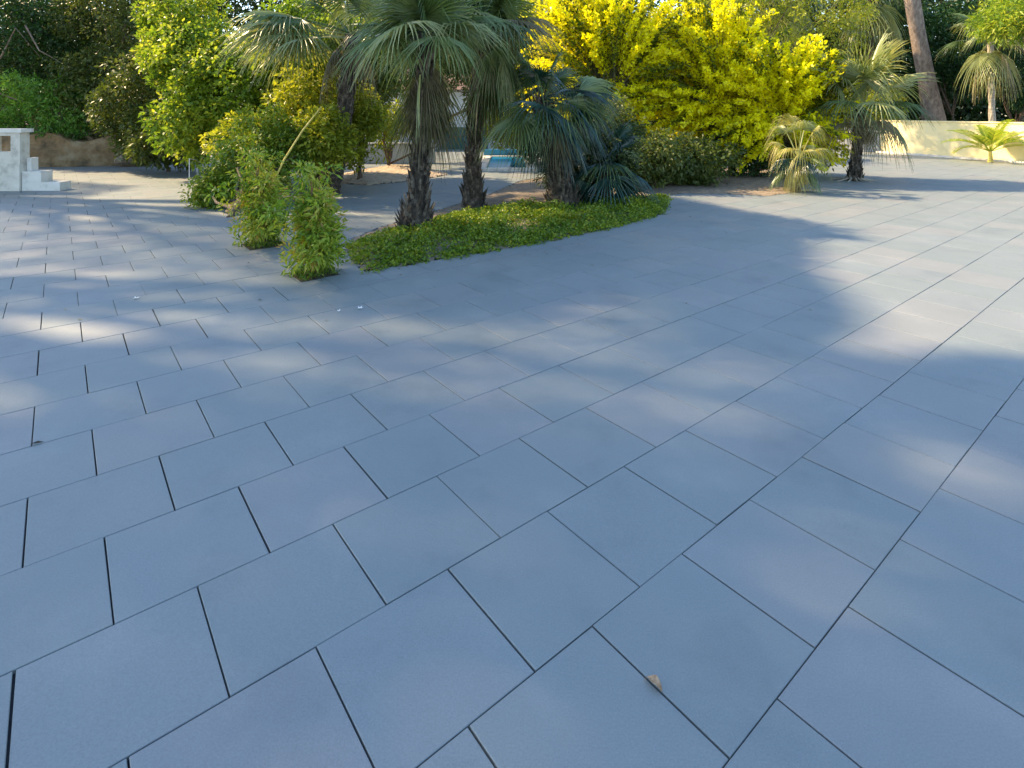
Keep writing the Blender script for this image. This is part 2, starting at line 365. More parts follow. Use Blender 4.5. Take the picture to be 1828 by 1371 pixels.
# low grey wall and white house beyond the palms
wall_run('garden_wall', [H(600, 290, 21.6)[:2], H(775, 290, 21.6)[:2]], .75, .25, M['grey_wall'], 'low blue grey wall seen between the palm trunks behind the sand', cap=.05)
hy = 30; hx0 = H(640, 200, hy)[0]; hx1 = H(912, 200, hy)[0]
ho = empty('house', (hx0, hy, 0), 'pale white house glimpsed through the palm trunks', 'house')
m = MB(); m.box((hx0, hy, 0), (hx1, hy+6, 3.2)); m.build('wall', M['house'], ho)
m = MB(); m.add([(hx0-.4, hy-.5, 3.21), (hx1+.4, hy-.5, 3.21), (hx1+.4, hy+6.5, 3.21), (hx0-.4, hy+6.5, 3.21), (hx0+2, hy+3, 4.6), (hx1-2, hy+3, 4.6)],
      [(3, 2, 1, 0), (0, 1, 5, 4), (1, 2, 5), (2, 3, 4, 5), (3, 0, 4)]); m.build('roof', M['roof'], ho)
for fx in (.12, .78):
    cxw = hx0+(hx1-hx0)*fx; m = MB(); m.box((cxw-.55, hy-.05, 1.0), (cxw+.55, hy-.003, 2.2)); fr = m.build('window', M['white_metal'], ho)
    m = MB(); m.box((cxw-.48, hy-.058, 1.07), (cxw-.03, hy-.052, 2.13)); m.box((cxw+.03, hy-.058, 1.07), (cxw+.48, hy-.052, 2.13)); 
    o = m.build('pane', M['teal'], fr); o.location = (0, 0, 0)
cxw = H(828, 200, hy)[0]
m = MB(); m.box((cxw-1.3, hy-.06, 0), (cxw+1.3, hy-.004, 1.2)); m.build('door_panel', M['teal'], ho)
# pool
px0, px1, py0, py1 = H(868, 300, 19)[0], H(940, 300, 19)[0], 18.9, 24.0
po = empty('swimming_pool', (px0, py0, 0), 'small blue swimming pool edge seen between the palm trunks', 'pool')
m = MB(); cw = .35
m.box((px0-cw, py0-cw, -.02), (px1+cw, py0, .10)); m.box((px0-cw, py1, -.02), (px1+cw, py1+cw, .10)); m.box((px0-cw, py0, -.02), (px0, py1, .10)); m.box((px1, py0, -.02), (px1+cw, py1, .10)); m.build('coping', M['stone'], po)
wm, t_, b_, l_ = newmat('pool_water'); b_.inputs['Base Color'].default_value = (.015, .26, .52, 1); b_.inputs['Roughness'].default_value = .12
nz = t_.nodes.new('ShaderNodeTexNoise'); nz.inputs['Scale'].default_value = 5; bpn = t_.nodes.new('ShaderNodeBump'); bpn.inputs['Strength'].default_value = .15; l_.new(nz.outputs['Fac'], bpn.inputs['Height']); l_.new(bpn.outputs[0], b_.inputs['Normal'])
m = MB(); m.box((px0, py0, -.01), (px1, py1, .06)); m.build('water', wm, po)
m = MB(); m.box((px0-cw, py1+cw, -.02), (px1+cw, py1+cw+.2, .35)); m.build('back_wall', M['pooltile'], po)

# steps and pier on the left
c0 = G(36, 341); 
stp = empty('entrance_steps', (c0[0], c0[1], 0), 'white stone steps descending beside the stained plinth at far left', 'steps')
cz = 0.
def sb(mb, x0, x1, y0, y1, z0, z1): mb.box((x0, y0, z0), (x1, y1, z1), cz, (c0[0], c0[1], 0))
m = MB(); sb(m, .0, .98, .05, .42, -.02, .22); m.build('step', M['stone'], stp)
m = MB(); sb(m, .0, .50, .053, .42, .223, .50); m.build('step', M['stone'], stp)
m = MB(); sb(m, .0, .12, .20, .42, .503, .84); m.build('step', M['stone'], stp)
pr = empty('porch_pier', (c0[0]-1, c0[1], 0), 'stained white porch pier with square opening and ledge at far left edge', 'pier')
m = MB(); sb(m, -4.0, -.02, 0, .40, -.02, .70); m.build('plinth', M['white_plaster'], pr)
m = MB(); sb(m, -4.0, -.06, .06, .36, .70, 1.0); sb(m, -.30, -.06, .06, .36, 1.0, 1.42); sb(m, -1.1, -.8, .06, .36, 1.0, 1.42); sb(m, -4.0, -1.6, .06, .36, 1.0, 1.42); sb(m, -4., -.06, .06, .36, 1.42, 1.50); m.build('parapet', M['white_plaster'], pr)
m = MB(); sb(m, -4.0, .0, .02, .42, 1.503, 1.60); m.build('coping', M['stone'], pr)
# white rail
ra = empty('handrail', G(338, 332), 'thin white metal rail standing on the paving before the shrubs', 'rail')
m = MB(); a = G(338, 332); b = G(352, 318); c = G(383, 316)
m.tube([a, a+(0, 0, .75)], .013, 8); m.build('post', M['white_metal'], ra)
m = MB(); m.tube([b, b+(0, 0, .55)], .012, 8); m.build('post', M['white_metal'], ra)
m = MB(); m.tube([a+(0, 0, .75), b+(0, 0, .56)], .012, 8); m.tube([b+(0, 0, .5), c+(0, 0, .5)], .011, 8); m.tube([b+(0, 0, .3), c+(0, 0, .3)], .009, 8); m.tube([c, c+(0, 0, .5)], .011, 8); m.build('rail', M['white_metal'], ra)

# rock retaining bank at left back
def rough_block(name, P0, P1, h, th, mat, label, cat, nx=110, nz=18, amp=.09):
    P0 = np.array(P0[:2]); P1 = np.array(P1[:2]); d = nrm(P1-P0); nn = np.array([d[1], -d[0]]); L = np.linalg.norm(P1-P0)
    u = np.linspace(0, L, nx); 
    hh = h+.12*np.sin(u*1.3)+.1*np.sin(u*3.1+1)
    V_ = []; 
    for j in range(nz+4):
        for i in range(nx):
            if j <= nz: z = hh[i]*j/nz; off = .22*(1-j/nz)+amp*(math.sin(u[i]*2.1+j*.5)*.35+math.sin(u[i]*5.3+j*1.1)*.2+rng.uniform(-.25, .25))
            else: z = hh[i]+.05*rng.uniform(-1, 1); off = -(j-nz)/3*th
            p = P0+d*u[i]+nn*off; V_.append((p[0], p[1], z-.03))
    F_ = [(j*nx+i, j*nx+i+1, (j+1)*nx+i+1, (j+1)*nx+i) for j in range(nz+3) for i in range(nx-1)]
    m = MB(); m.add(V_, F_); return tag(m.build(name, mat, None, True), label, cat)
rough_block('rock_bank', G(-40, 300), G(262, 294), 1.15, 2.5, M['rock'], 'brown weathered rock bank with moss beneath the dark trees', 'rock bank')
def boulder(c, r, label):
    n, k = 18, 12; V_ = []; ph = rng.uniform(0, 6, 6)
    for j in range(k+1):
        for i in range(n):
            th = 2*PI*i/n; f = PI*j/k; d = np.array([math.sin(f)*math.cos(th), math.sin(f)*math.sin(th), math.cos(f)])
            q = 1+.16*math.sin(3*d[0]+ph[0])+.14*math.sin(4*d[1]+ph[1]+2*d[2])+.1*math.sin(5*d[2]+ph[2])
            q *= .8+.2*abs(d).max(); V_.append(np.array(c)+d*q*np.array(r))
    m = MB(); m.add(V_, [(j*n+i, (j+1)*n+i, (j+1)*n+(i+1) % n, j*n+(i+1) % n) for j in range(k) for i in range(n)])
    tag(m.build('boulder', M['boulder'], None, False), label, 'boulder', None)
bc = G(243, 296); boulder((bc[0], bc[1], .30), (.62, .5, .42), 'large brown boulder at the foot of the hedge, right end of rock bank')
boulder((H(163, 240, 21)[0], 21.4, 1.15), (.45, .4, .36), 'rounded pale boulder lying on top of the rock bank')

# ------------------------------------------------------------------ palms
def fan(mb, base, D, plen, R, span=125, nseg=34, droop=.35, roll=0., tip=.35, prad=.014, sag=.25):
    """palmate frond: curved petiole then a pleated fan of segments"""
    D = nrm(D); hz = nrm(np.array([D[0], D[1], 1e-4])); 
    pts = []; p = np.array(base, float); d = D.copy(); n = 7
    for i in range(n):
        pts.append(p.copy()); d = nrm(d+np.array([0, 0, -sag/n])); p = p+d*plen/(n-1)
    hub = pts[-1]; mb.tube(pts, np.linspace(prad*1.4, prad*.8, n), 5, .6)
    side = nrm(np.cross(d, [0, 0, 1.])) if abs(d[2]) < .98 else np.array([1., 0, 0]); N = np.cross(side, d)
    ca, sa = math.cos(roll), math.sin(roll); side, N = side*ca+N*sa, N*ca-side*sa
    th = np.radians(np.linspace(-span, span, nseg)); dth = th[1]-th[0]
    st = np.array([.03, .30, .55, .8, 1.0]); 
    base_t = rng.uniform(.2, .8); wf = rng.uniform(.6, .95)
    for k, a in enumerate(th):
        rr = R*(1-.28*abs(a)/PI)*rng.uniform(.9, 1.06)
        dv = d*math.cos(a)+side*math.sin(a)
        tn = np.cross(N, dv); V_ = []
        wd = np.array([.5, 1., .78, .42, .06])*2*rr*.42*math.tan(dth/2)*wf*rng.uniform(.8, 1.1)
        wd[0] = .03*rr*dth*1.1
        tdrop = tip*rng.uniform(.4, 1.9)
        for i, s_ in enumerate(st):
            r_ = rr*s_; c = hub+dv*r_-N*(.12*R*(s_**2)*(1-math.cos(a)*.3))+np.array([0, 0, -1.])*(droop*R*s_**2*.5+tdrop*R*max(0, s_-.45)**2*2)
            pl = .012*R*(1 if i in (1, 2) else .3)
            V_ += [c+tn*wd[i]/2-N*pl, c+N*pl, c-tn*wd[i]/2-N*pl]
        F_ = []
        for i in range(4):
            F_ += [(3*i, 3*i+1, 3*i+4, 3*i+3), (3*i+1, 3*i+2, 3*i+5, 3*i+4)]
        mb.add(V_, F_, float(np.clip(base_t+rng.uniform(-.25, .25), 0, 1)))
def palm_trunk(base, top, r0, r1, boots=140, bulge=0., mat='fibre', parent=None, bl=.16, curve=.0):
    m = MB(); base = np.array(base, float); top = np.array(top, float); n = 22; t = np.linspace(0, 1, n)
    P = base+(top-base)*t[:, None]; P[:, 0] += curve*np.sin(t*PI)
    R = r0+(r1-r0)*t+bulge*np.exp(-(t/.16)**2); m.tube(P, R, 14, .4, wob=.12)
    for i in range(boots):
        q = rng.uniform(0, .99); a = i*2.399; rr = np.interp(q, t, R); c = np.array([np.interp(q, t, P[:, k]) for k in range(3)])
        o = np.array([math.cos(a), math.sin(a), 0]); s_ = np.array([-o[1], o[0], 0]); L = bl*rng.uniform(.6, 1.3); w_ = bl*.38
        b0 = c+o*rr*.85; tp = c+o*(rr+L*rng.uniform(.2, .55))+np.array([0, 0, L])
        m.add([b0-s_*w_/2, b0+s_*w_/2, tp+s_*w_*.18, tp-s_*w_*.18, b0+o*.05-np.array([0, 0, .03])], [(0, 1, 2, 3), (4, 3, 2), (4, 0, 3), (1, 4, 2)], float(rng.uniform(0, 1)))
    return m.build('trunk', M[mat], parent)
def palm(base, hub, label, fr, r0=.14, r1=.11, boots=140, bulge=.06, mat='fibre', cat='palm', group=None, curve=0, name='fan_palm', bl=.16):
    r = empty(name, (base[0], base[1], 0), label, cat, group)
    palm_trunk((base[0], base[1], -.03), hub, r0, r1, boots, bulge, mat, r, bl, curve)
    for fr_ in fr:
        az, el, pl, R, dr, mt, roll = fr_[:7]; sp = fr_[7] if len(fr_) > 7 else rng.uniform(105, 140)
        m = MB(); a, e = math.radians(az), math.radians(el); D = np.array([math.cos(a)*math.cos(e), math.sin(a)*math.cos(e), math.sin(e)])
        st = np.array(hub)+np.array([D[0]*.05, D[1]*.05, rng.uniform(-.15, .08)-(rng.uniform(0, .75) if el < -70 else 0)])
        fan(m, st, D, pl, R, droop=dr, roll=math.radians(roll), tip=.25+.3*dr, span=sp, nseg=int(rng.integers(30, 40)*(sp/122)**.5), sag=.15+.3*dr)
        m.build('frond', F[mt], r)
    return r
def ring(n, el0, el1, pl, R, dr, mt, az0=0, az1=360, roll=20, span=None):
    out = []
    for i in range(n):
        az = az0+(az1-az0)*(i+.5)/n+rng.uniform(-12, 12)
        out.append((az, rng.uniform(el0, el1), pl*rng.uniform(.85, 1.15), R*rng.uniform(.88, 1.1), dr, mt if isinstance(mt, str) else mt[int(rng.integers(len(mt)))], rng.uniform(-roll, roll))+((span*rng.uniform(.85, 1.1),) if span else ()))
    return out
b1 = G(742, 412); h1 = H(763, 66, b1[1])
palm(b1, h1, 'shaggy fan palm at the front left of the bed, hanging green fronds',
     ring(11, 48, 84, .45, 1.15, .12, ['pgreen', 'ppale', 'pgreen'], roll=60)+ring(8, 0, 40, .6, 1.0, .5, ['pgreen', 'ppale', 'pgreen', 'pdry'])+ring(19, -86, -74, .40, .95, .3, ['pgreen', 'pdry', 'pgreen', 'ppale'], span=42)+[(190, 62, .25, .8, .05, 'pteal', 60), (235, 70, .3, .85, .05, 'pteal', 40), (140, 70, .4, .8, .1, 'pteal', -50)]
     , .135, .10, 330, .14, bl=.19)
b2 = G(845, 372); h2 = H(872, 50, b2[1])
palm(b2, h2, 'fan palm standing just behind the front one, slim fibrous trunk',
     ring(10, 48, 82, .55, 1.2, .12, ['pgreen', 'pgreen', 'pteal'], roll=60)+ring(8, 0, 40, .7, 1.1, .5, ['pgreen', 'pgreen', 'pdry'])+ring(13, -84, -68, .45, 1.0, .4, ['pgreen', 'pdry', 'pgreen'], span=46)+ring(6, -62, -40, .6, .85, .8, ['pgreen', 'ppale'], -60, 90, span=70),
     .135, .105, 300, .12, curve=-.12, bl=.19)
b3 = G(1005, 372); h3 = H(962, 180, b3[1])
palm(b3, h3, 'dark short fan palm with blue green fronds spilling to the ground at bed centre',
     ring(7, 35, 75, .7, .85, .3, ['pgreen', 'pteal'], roll=40)+ring(11, 0, 35, .8, 1.0, .35, ['pteal', 'pteal', 'pgreen'], -90, 100, roll=45, span=85)+ring(11, -35, 0, .75, .95, .3, ['pteal', 'pteal', 'pgreen'], -140, 60, roll=50, span=75)+ring(9, -75, -40, .55, .95, .2, ['pteal', 'pdry'], -150, 60, roll=40, span=50),
     .22, .17, 260, .12, curve=.1, bl=.2)
b3b = G(1075, 362); 
palm(b3b, (b3b[0]+.05, b3b[1], .75), 'low clump of dark blue green fan fronds right of the dark palm',
     ring(11, 20, 75, .65, .8, .4, ['pteal', 'pteal', 'pgreen'], roll=40, span=85)+ring(9, -30, 15, .5, .8, .5, 'pteal', roll=40, span=75), .16, .14, 60, .05)
b0 = G(584, 346); h0 = H(628, 62, b0[1])
palm(b0, h0, 'tall fan palm with pale trunk base and big pale fronds arching left',
     ring(6, 8, 35, 1.5, 1.5, .3, 'ppale', 145, 215)+ring(5, 0, 22, 1.3, 1.3, .5, ['ppale', 'ppale', 'pgreen'], 160, 235)+ring(6, 40, 80, .9, 1.1, .2, ['pgreen', 'ppale'])+ring(5, 5, 45, 1., 1.1, .5, ['pgreen', 'pgreen'], -60, 120)+ring(3, -60, -35, .6, .8, .9, 'pdry'),
     .24, .15, 190, .06, 'fibre', curve=.1)
b4 = G(1524, 322); h4 = H(1538, 190, b4[1])
palm(b4, h4, 'small fan palm growing from the paving before the grey wall',
     ring(8, 55, 80, .95, 1.5, .06, ['pyellow', 'ppale'], 30, 380, 50)+ring(5, 38, 60, 1.0, 1.25, .2, ['pyellow', 'ppale'], 0, 360, 40)+ring(6, 0, 30, .8, 1.0, .55, ['ppale', 'pgreen'])+ring(6, -40, -10, .8, .85, .8, ['pgreen', 'pdry'])+ring(5, -80, -55, .4, .6, .9, 'pdry'),
     .12, .10, 200, .10)
m = MB()
# shallow root flare of the small fan palm
for k in range(16):
    a = k*2*PI/16+rng.uniform(-.1, .1); L = rng.uniform(.25, .55); o = np.array([math.cos(a), math.sin(a), 0])
    m.tube([b4+o*.1+(0, 0, .16), b4+o*.2+(0, 0, .08), b4+o*(.2+L*.6)+(0, 0, .02), b4+o*(.2+L)+(0, 0, -.005)], [.03, .025, .018, .006], 5)
m.build('roots', M['palebark'], bpy.data.objects['fan_palm.005'])
b5 = G(1418, 343); 
palm(b5, (b5[0]+.1, b5[1], .85), 'stunted fan palm with drooping yellow and green fronds at the litter edge',
     ring(5, 62, 85, .8, .75, .9, ['pyellow', 'ppale'], span=80)+ring(6, 35, 65, .4, .65, 1.1, ['pyellow', 'pgreen', 'pyellow'], span=80)+ring(4, -60, -25, .3, .6, .6, ['pyellow', 'pgreen', 'pyellow'], span=85, roll=50)+ring(5, 0, 25, .25, .5, 1.0, ['pgreen', 'pteal'], span=90),
     .09, .08, 40, .04, bl=.1)
# background palms on the right (hanging skirts, slim white trunk)
b6 = H(1772, 220, 27.5); h6 = H(1768, 70, 27.5)
palm((b6[0], b6[1], 0), h6, 'slender palm with smooth grey white trunk behind the yellow wall',
     ring(7, -75, -40, .9, 1.3, .9, ['pdry', 'pyellow', 'ppale'])+ring(7, 0, 50, 1., 1.2, .5, ['pgreen', 'ppale'])+ring(4, 50, 80, 1., 1.2, .3, 'pgreen'), .15, .12, 0, .02, 'palebark')
b7 = H(1555, 200, 33); h7 = H(1555, -10, 33)
palm((b7[0], b7[1], 0), h7, 'taller fan palm behind the small one, its fronds hanging at top edge',
     ring(9, -70, -30, 1.3, 1.8, .9, ['ppale', 'pyellow', 'pgreen'])+ring(9, 0, 50, 1.4, 1.8, .5, ['pgreen', 'ppale']), .16, .13, 80, .02)
b8 = H(1360, 200, 34); h8 = H(1385, -5, 34)
palm((b8[0], b8[1], 0), h8, 'pale green fan palm rising behind the golden bushes at top',
     ring(11, -60, -20, 1.4, 2.0, .9, ['ppale', 'pyellow'])+ring(10, 0, 60, 1.4, 1.9, .5, ['ppale', 'pgreen']), .16, .13, 60, .02)
# feathery palm in front of the yellow wall
def feather(mb, base, D, L, lw, nl=26, droop=.6):
    D = nrm(D); P = [np.array(base, float)]; d = D.copy(); n = 12
    for i in range(n): d = nrm(d+np.array([0, 0, -droop/n*(.4+i/n)])); P.append(P[-1]+d*L/n)
    P = np.array(P); mb.tube(P, np.linspace(.018, .005, len(P)), 5, .8); T_ = nrm(np.gradient(P, axis=0)); tt = np.linspace(0, 1, len(P))
    for k in range(nl):
        q = .22+.78*k/(nl-1); c = np.array([np.interp(q, tt, P[:, i]) for i in range(3)]); t = np.array([np.interp(q, tt, T_[:, i]) for i in range(3)])
        s = nrm(np.cross(t, [0, 0, 1])); u = np.cross(s, t); ll = lw*(math.sin(PI*min(1, q*.86+.1))**.6)*rng.uniform(.85, 1.1)
        for sg in (-1, 1):
            dv = nrm(t*.75+s*sg*.75+u*.25); w_ = .028
            a0 = c; a1 = c+dv*ll*.5; a2 = c+dv*ll+np.array([0, 0, -.28*ll]); wv = nrm(np.cross(dv, u))*w_
            mb.add([a0-wv*.3, a0+wv*.3, a1+wv*.5, a1-wv*.5, a2], [(0, 1, 2, 3), (3, 2, 4)], float(rng.uniform(.3, 1)))
b9 = G(1772, 289.5)
b9[0] -= .1
fp = empty('feather_palm', b9, 'small bright feathery palm in front of the yellow wall', 'palm')
m = MB(); m.tube([b9+(0, 0, -.02), b9+(.02, 0, .2), b9+(0, 0, .5)], [.10, .07, .05], 10); m.build('trunk', M['cane'], fp)
for k in range(17):
    a = math.radians(k*360/17*1.0+rng.uniform(-12, 12)); e = math.radians(rng.uniform(25, 72)); m = MB()
    feather(m, b9+(0, 0, .42), (math.cos(a)*math.cos(e), math.sin(a)*math.cos(e), math.sin(e)), rng.uniform(1.35, 1.9), .5, nl=36, droop=rng.uniform(.8, 1.5)); m.build('frond', F['lime'], fp)

# ------------------------------------------------------------------ broadleaf shrubs and trees
def limbs(base, tips, r0, mat, parent, name='trunk', fork=.35, n=7, wob=.08):
    m = MB(); base = np.array(base, float)
    tips = np.array(tips); top = tips.mean(0); fk = base+(top-base)*fork
    m.tube([base, base+(fk-base)*.5+rng.normal(size=3)*wob*.3, fk], [r0, r0*.85, r0*.7], 10, wob=.08)
    for tp in tips:
        t = np.linspace(0, 1, n)[:, None]; P = fk+(tp-fk)*t+np.array([0, 0, 1])*np.sin(t*PI)*.15*np.linalg.norm(tp-fk)*.5+rng.normal(size=(n, 3))*wob*np.sin(t*PI)
        m.tube(P, np.linspace(r0*.5, r0*.08, n), 6)
    return m.build(name, mat, parent, True)
def bush(name, label, cat, base, crowns, leaf, mat, bark='bark', r0=.08, nl=60, cr=.35, up=.45, group=None, flat=None, nlimb=9, shell=.45):
    """crowns: list of (centre, radii, number of clumps)"""
    r = empty(name, (base[0], base[1], 0), label, cat, group)
    C = np.concatenate([ell(c, rd, n, flat=flat) for c, rd, n in crowns])
    q, t = cloud(C, cr*rng.uniform(.6, 1.3, len(C)), nl, leaf[0], leaf[1], up, shell=shell)
    quads('foliage' if cat != 'tree' else 'crown', q, t, mat, r)
    limbs((base[0], base[1], -.03), C[rng.choice(len(C), min(nlimb, len(C)), replace=False)], r0, M[bark], r, 'trunk' if cat == 'tree' else 'stems', fork=.3 if cat == 'tree' else .12)
    return r
def at(x, y, Y): return H(x, y, Y)
# lime green tree, left centre
bush('broadleaf_tree', 'bright lime green broadleaf tree left of the palms, sunlit', 'tree', at(430, 290, 17),
     [(at(345, 110, 17.2), (1.5, 1.1, 1.25), 80), (at(450, 160, 16.6), (2.1, 1.3, 1.6), 150), (at(350, 225, 16.4), (1.2, 1.0, .9), 60), (at(550, 110, 16.4), (1.9, 1.1, 1.9), 170), (at(640, 120, 17), (1.2, .9, 1.5), 70), (at(330, 60, 18), (1.6, 1, 1.4), 90)], (.15, .085), F['lime'], nl=85, cr=.36)
bush('leafy_shrub', 'olive green shrub under the lime tree beside the boulder', 'shrub', at(300, 285, 18.5),
     [(at(255, 180, 19), (1.6, 1, 1.9), 110), (at(300, 250, 18), (1.3, .9, .9), 70)], (.15, .07), F['olive'], nl=80, cr=.36, flat=.05)
bush('leafy_shrub', 'tangled yellow green shrub in front of the pale palm trunk', 'shrub', at(560, 310, 14.4),
     [(at(560, 205, 14.4), (1.2, .8, 1.3), 90), (at(630, 225, 14.2), (.9, .7, 1.0), 70), (at(570, 245, 12.6), (.75, .5, .65), 60), (at(460, 260, 14.2), (1.2, .8, .7), 70)], (.13, .055), F['yellowgreen'], nl=80, cr=.3)
bush('leafy_shrub', 'dense olive shrub behind the left planted shrub, reaching the paving', 'shrub', G(410, 388),
     [(at(395, 350, 11.4), (.60, .5, .5), 60), (at(445, 310, 11.6), (.9, .6, .7), 90), (at(480, 255, 12.4), (1.15, .6, .9), 100)], (.09, .045), F['cover'], nl=90, cr=.22, flat=.08)
bush('leafy_shrub', 'brownish green shrub with dark stems behind the front palm', 'shrub', at(640, 290, 15.5),
     [(at(655, 130, 15.8), (.8, .7, 1.1), 70)], (.14, .05), F['olive'], nl=70, cr=.34)
# two nandina shrubs planted in square openings
def nandina(c, Ht, Wd_, label, lean=0):
    global rng
    rng = np.random.default_rng(5)
    r = empty('bamboo_shrub', (c[0], c[1], 0), label, 'shrub', 'shrubs planted in square openings in the paving')
    m = MB(); P = []; 
    for k in range(15):
        a = rng.uniform(0, 2*PI); rr = Wd_*rng.uniform(.1, .75); tp = np.array([c[0]+rr*1.25*math.cos(a)+lean, c[1]+rr*1.25*math.sin(a), Ht*(.5+.55*((k*7) % 15)/14)])
        b = np.array([c[0]+.06*math.cos(a), c[1]+.06*math.sin(a), -.02]); t = np.linspace(0, 1, 7)[:, None]; L = b+(tp-b)*t; L[:, 2] += np.sin(t[:, 0]*PI)*.08
        m.tube(L, np.linspace(.014, .004, 7), 5)
        for q in rng.uniform(.22, 1.08, 10): P.append(b+(tp-b)*q+rng.normal(size=3)*np.array([.5, .5, .3])*Wd_*rng.choice([.3, .5, .75]))
    m.build('stems', M['redstem'], r)
    P = np.array(P); P[:, 2] = np.maximum(P[:, 2], .06); q, t = cloud(P, .12, 40, .10, .028, .4, shell=.1); quads('foliage', q, t, F['nandina'], r)
    return r
nandina(G(471, 436), 1.22, .42, 'leafy shrub in the rear square opening, left of its twin, reddish tips')
nandina(G(562, 489), 1.18, .36, 'narrow leafy shrub in the front square opening nearest the camera', .05)
for hp, (pc, ph) in zip(HOLE, pits):
    n = 500; P = np.column_stack([np.zeros(n)]*3); uv = rng.uniform(-ph*.95, ph*.95, (n, 2)); P[:, :2] = pc[:2]+uv[:, :1]*d1+uv[:, 1:]*d2; P[:, 2] = rng.uniform(0, .03, n)
    D = nrm(rng.normal(size=(n, 3))*.5+np.array([0, 0, .9])); o = quads('grass', leaf_quads(P, D, rng.uniform(.04, .09, n), .012, .2), rng.uniform(0, .7, n), F['cover']); tag(o, 'short green grass filling a square opening around a shrub', 'grass', 'grass in the square openings', 'stuff')
# ground cover in the bed
def scatter(poly, n, zf=lambda p: 0): 
    P = np.array([p[:2] for p in poly]); lo, hi = P.min(0), P.max(0); pts = rng.uniform(lo, hi, (n*4, 2)); pts = pts[inpoly(pts, P)][:n]; return pts
gc = [G(x, y)[:2] for x, y in ((622, 440), (652, 485), (720, 473), (800, 460), (900, 443), (1000, 426), (1100, 403), (1185, 381), (1188, 350), (1080, 358), (960, 368), (850, 376), (800, 386), (740, 404), (690, 415))]
pts = scatter(gc, 2500)+rng.normal(size=(2500, 2))*.04; pn = np.clip(.5+.3*np.sin(pts[:, 0]*2.3+1)*np.sin(pts[:, 1]*1.9)+.3*np.sin(pts[:, 0]*6.1+pts[:, 1]*3.3)*np.sin(pts[:, 1]*5.2-pts[:, 0]*2), 0, 1); kp = rng.uniform(0, 1, len(pts)) < .3+1.1*pn; pts = pts[kp]; pn = pn[kp]; ed = np.full(len(pts), 9.)
for i in range(len(gc)):
    a_, b_2 = np.array(gc[i]), np.array(gc[(i+1) % len(gc)]); ab = b_2-a_; tt_ = np.clip(((pts-a_) @ ab)/(ab @ ab+1e-9), 0, 1); ed = np.minimum(ed, np.linalg.norm(pts-(a_+tt_[:, None]*ab), axis=1))
hgt = .03+(.16*pn+rng.uniform(0, .05, len(pts)))*np.clip(ed/.7, .05, 1)
C = np.column_stack([pts, hgt*.6]); q, t = cloud(C, np.column_stack([np.full(len(C), .14), np.full(len(C), .14), hgt*.9]), 30, .055, .032, .45, shell=.2, tone_c=np.clip(.1+.8*rng.uniform(0, 1, len(pts))*.6+.3*pn+rng.normal(size=len(pts))*.2, 0, 1))
tag(quads('ground_cover', q, t, F['cover']), 'low leafy green ground cover along the front of the planting bed', 'ground cover', None, 'stuff')
bush('leafy_shrub', 'blackish green shrub filling the space round the dark fan palm', 'shrub', (b3[0]+.5, b3[1]+1.0, 0),
     [((b3[0]+.6, b3[1]+.9, .9), (1.1, .5, .8), 90)], (.12, .04), F['wood'], nl=80, cr=.26, flat=.06)
# dark understory shrubs right of the dark palm and below the golden bushes
bush('leafy_shrub', 'glossy dark green shrub beneath the golden bushes, right of the dark palm', 'shrub', G(1160, 335),
     [(at(1150, 285, 14), (1.1, .8, .65), 70), (at(1230, 290, 15), (1.3, .8, .7), 80), (at(1100, 240, 15.2), (.9, .8, .9), 60)], (.12, .06), F['olive'], nl=80, cr=.3, flat=.06)
bush('leafy_shrub', 'dark shrub filling the gap between the bed and the golden bushes at right', 'shrub', G(1340, 310),
     [(at(1330, 270, 17), (1.5, .8, .75), 80), (at(1420, 265, 17.5), (1.1, .8, .7), 50)], (.12, .05), F['dark'], nl=80, cr=.32, flat=.06)
def golden(base, c, rad, nb, label, seed=0):
    r = empty('golden_bush', (base[0], base[1], 0), label, 'bush', 'golden yellow bushes behind the bed')
    m = MB(); P = []; D = []; TN = []; c = np.array(c); rad = np.array(rad)
    b = np.array([base[0], base[1], -.03]); core = b+(c-b)*.55
    m.tube([b, b+(core-b)*.5, core], [.12, .10, .08], 8, wob=.1)
    for k in range(nb):
        d = nrm(rng.normal(size=3)); 
        if d[2] < -.75: d[2] *= -.6
        tp = c+d*rad*rng.uniform(.72, 1.08); n = 8; t = np.linspace(0, 1, n)[:, None]
        s = core+rng.normal(size=3)*.12
        L = s+(tp-s)*t; L[:, 2] += np.sin(t[:, 0]*PI)*.28*np.linalg.norm(tp-s)*.5; m.tube(L, np.linspace(.022, .005, n), 4)
        T_ = nrm(np.gradient(L, axis=0)); 
        qn = 150; q = rng.uniform(.35, 1.02, qn); 
        pp = np.column_stack([np.interp(q, t[:, 0], L[:, i]) for i in range(3)]); td = np.column_stack([np.interp(q, t[:, 0], T_[:, i]) for i in range(3)])
        P.append(pp+rng.normal(size=(qn, 3))*.048); D.append(nrm(td*.9+rng.normal(size=(qn, 3))*.6)); TN.append(np.clip(rng.uniform(0, .62, qn)+(rng.uniform(.3, .5) if rng.uniform() > .22 else -.25), 0, 1))
    m.build('stems', M['stem'], r)
    P = np.concatenate(P); D = np.concatenate(D); s = rng.uniform(.7, 1.3, len(P)); tn = np.concatenate(TN)
    quads('foliage', leaf_quads(P, D, .115*s, .07*s, .35), tn, F['gold'], r)
golden(at(1100, 300, 17.5), at(1085, 100, 17.5), (3.2, 1.5, 2.9), 380, 'broad golden yellow bush nearest the dark palm')
golden(at(1310, 300, 18.), at(1260, 150, 17.2), (2.9, 1.5, 2.9), 380, 'golden yellow bush in the middle, widest arching sprays')
golden(at(1400, 290, 17.5), at(1390, 200, 16.4), (2.4, 1.3, 2.45), 330, 'golden yellow bush beside the small fan palm, smallest of the three')
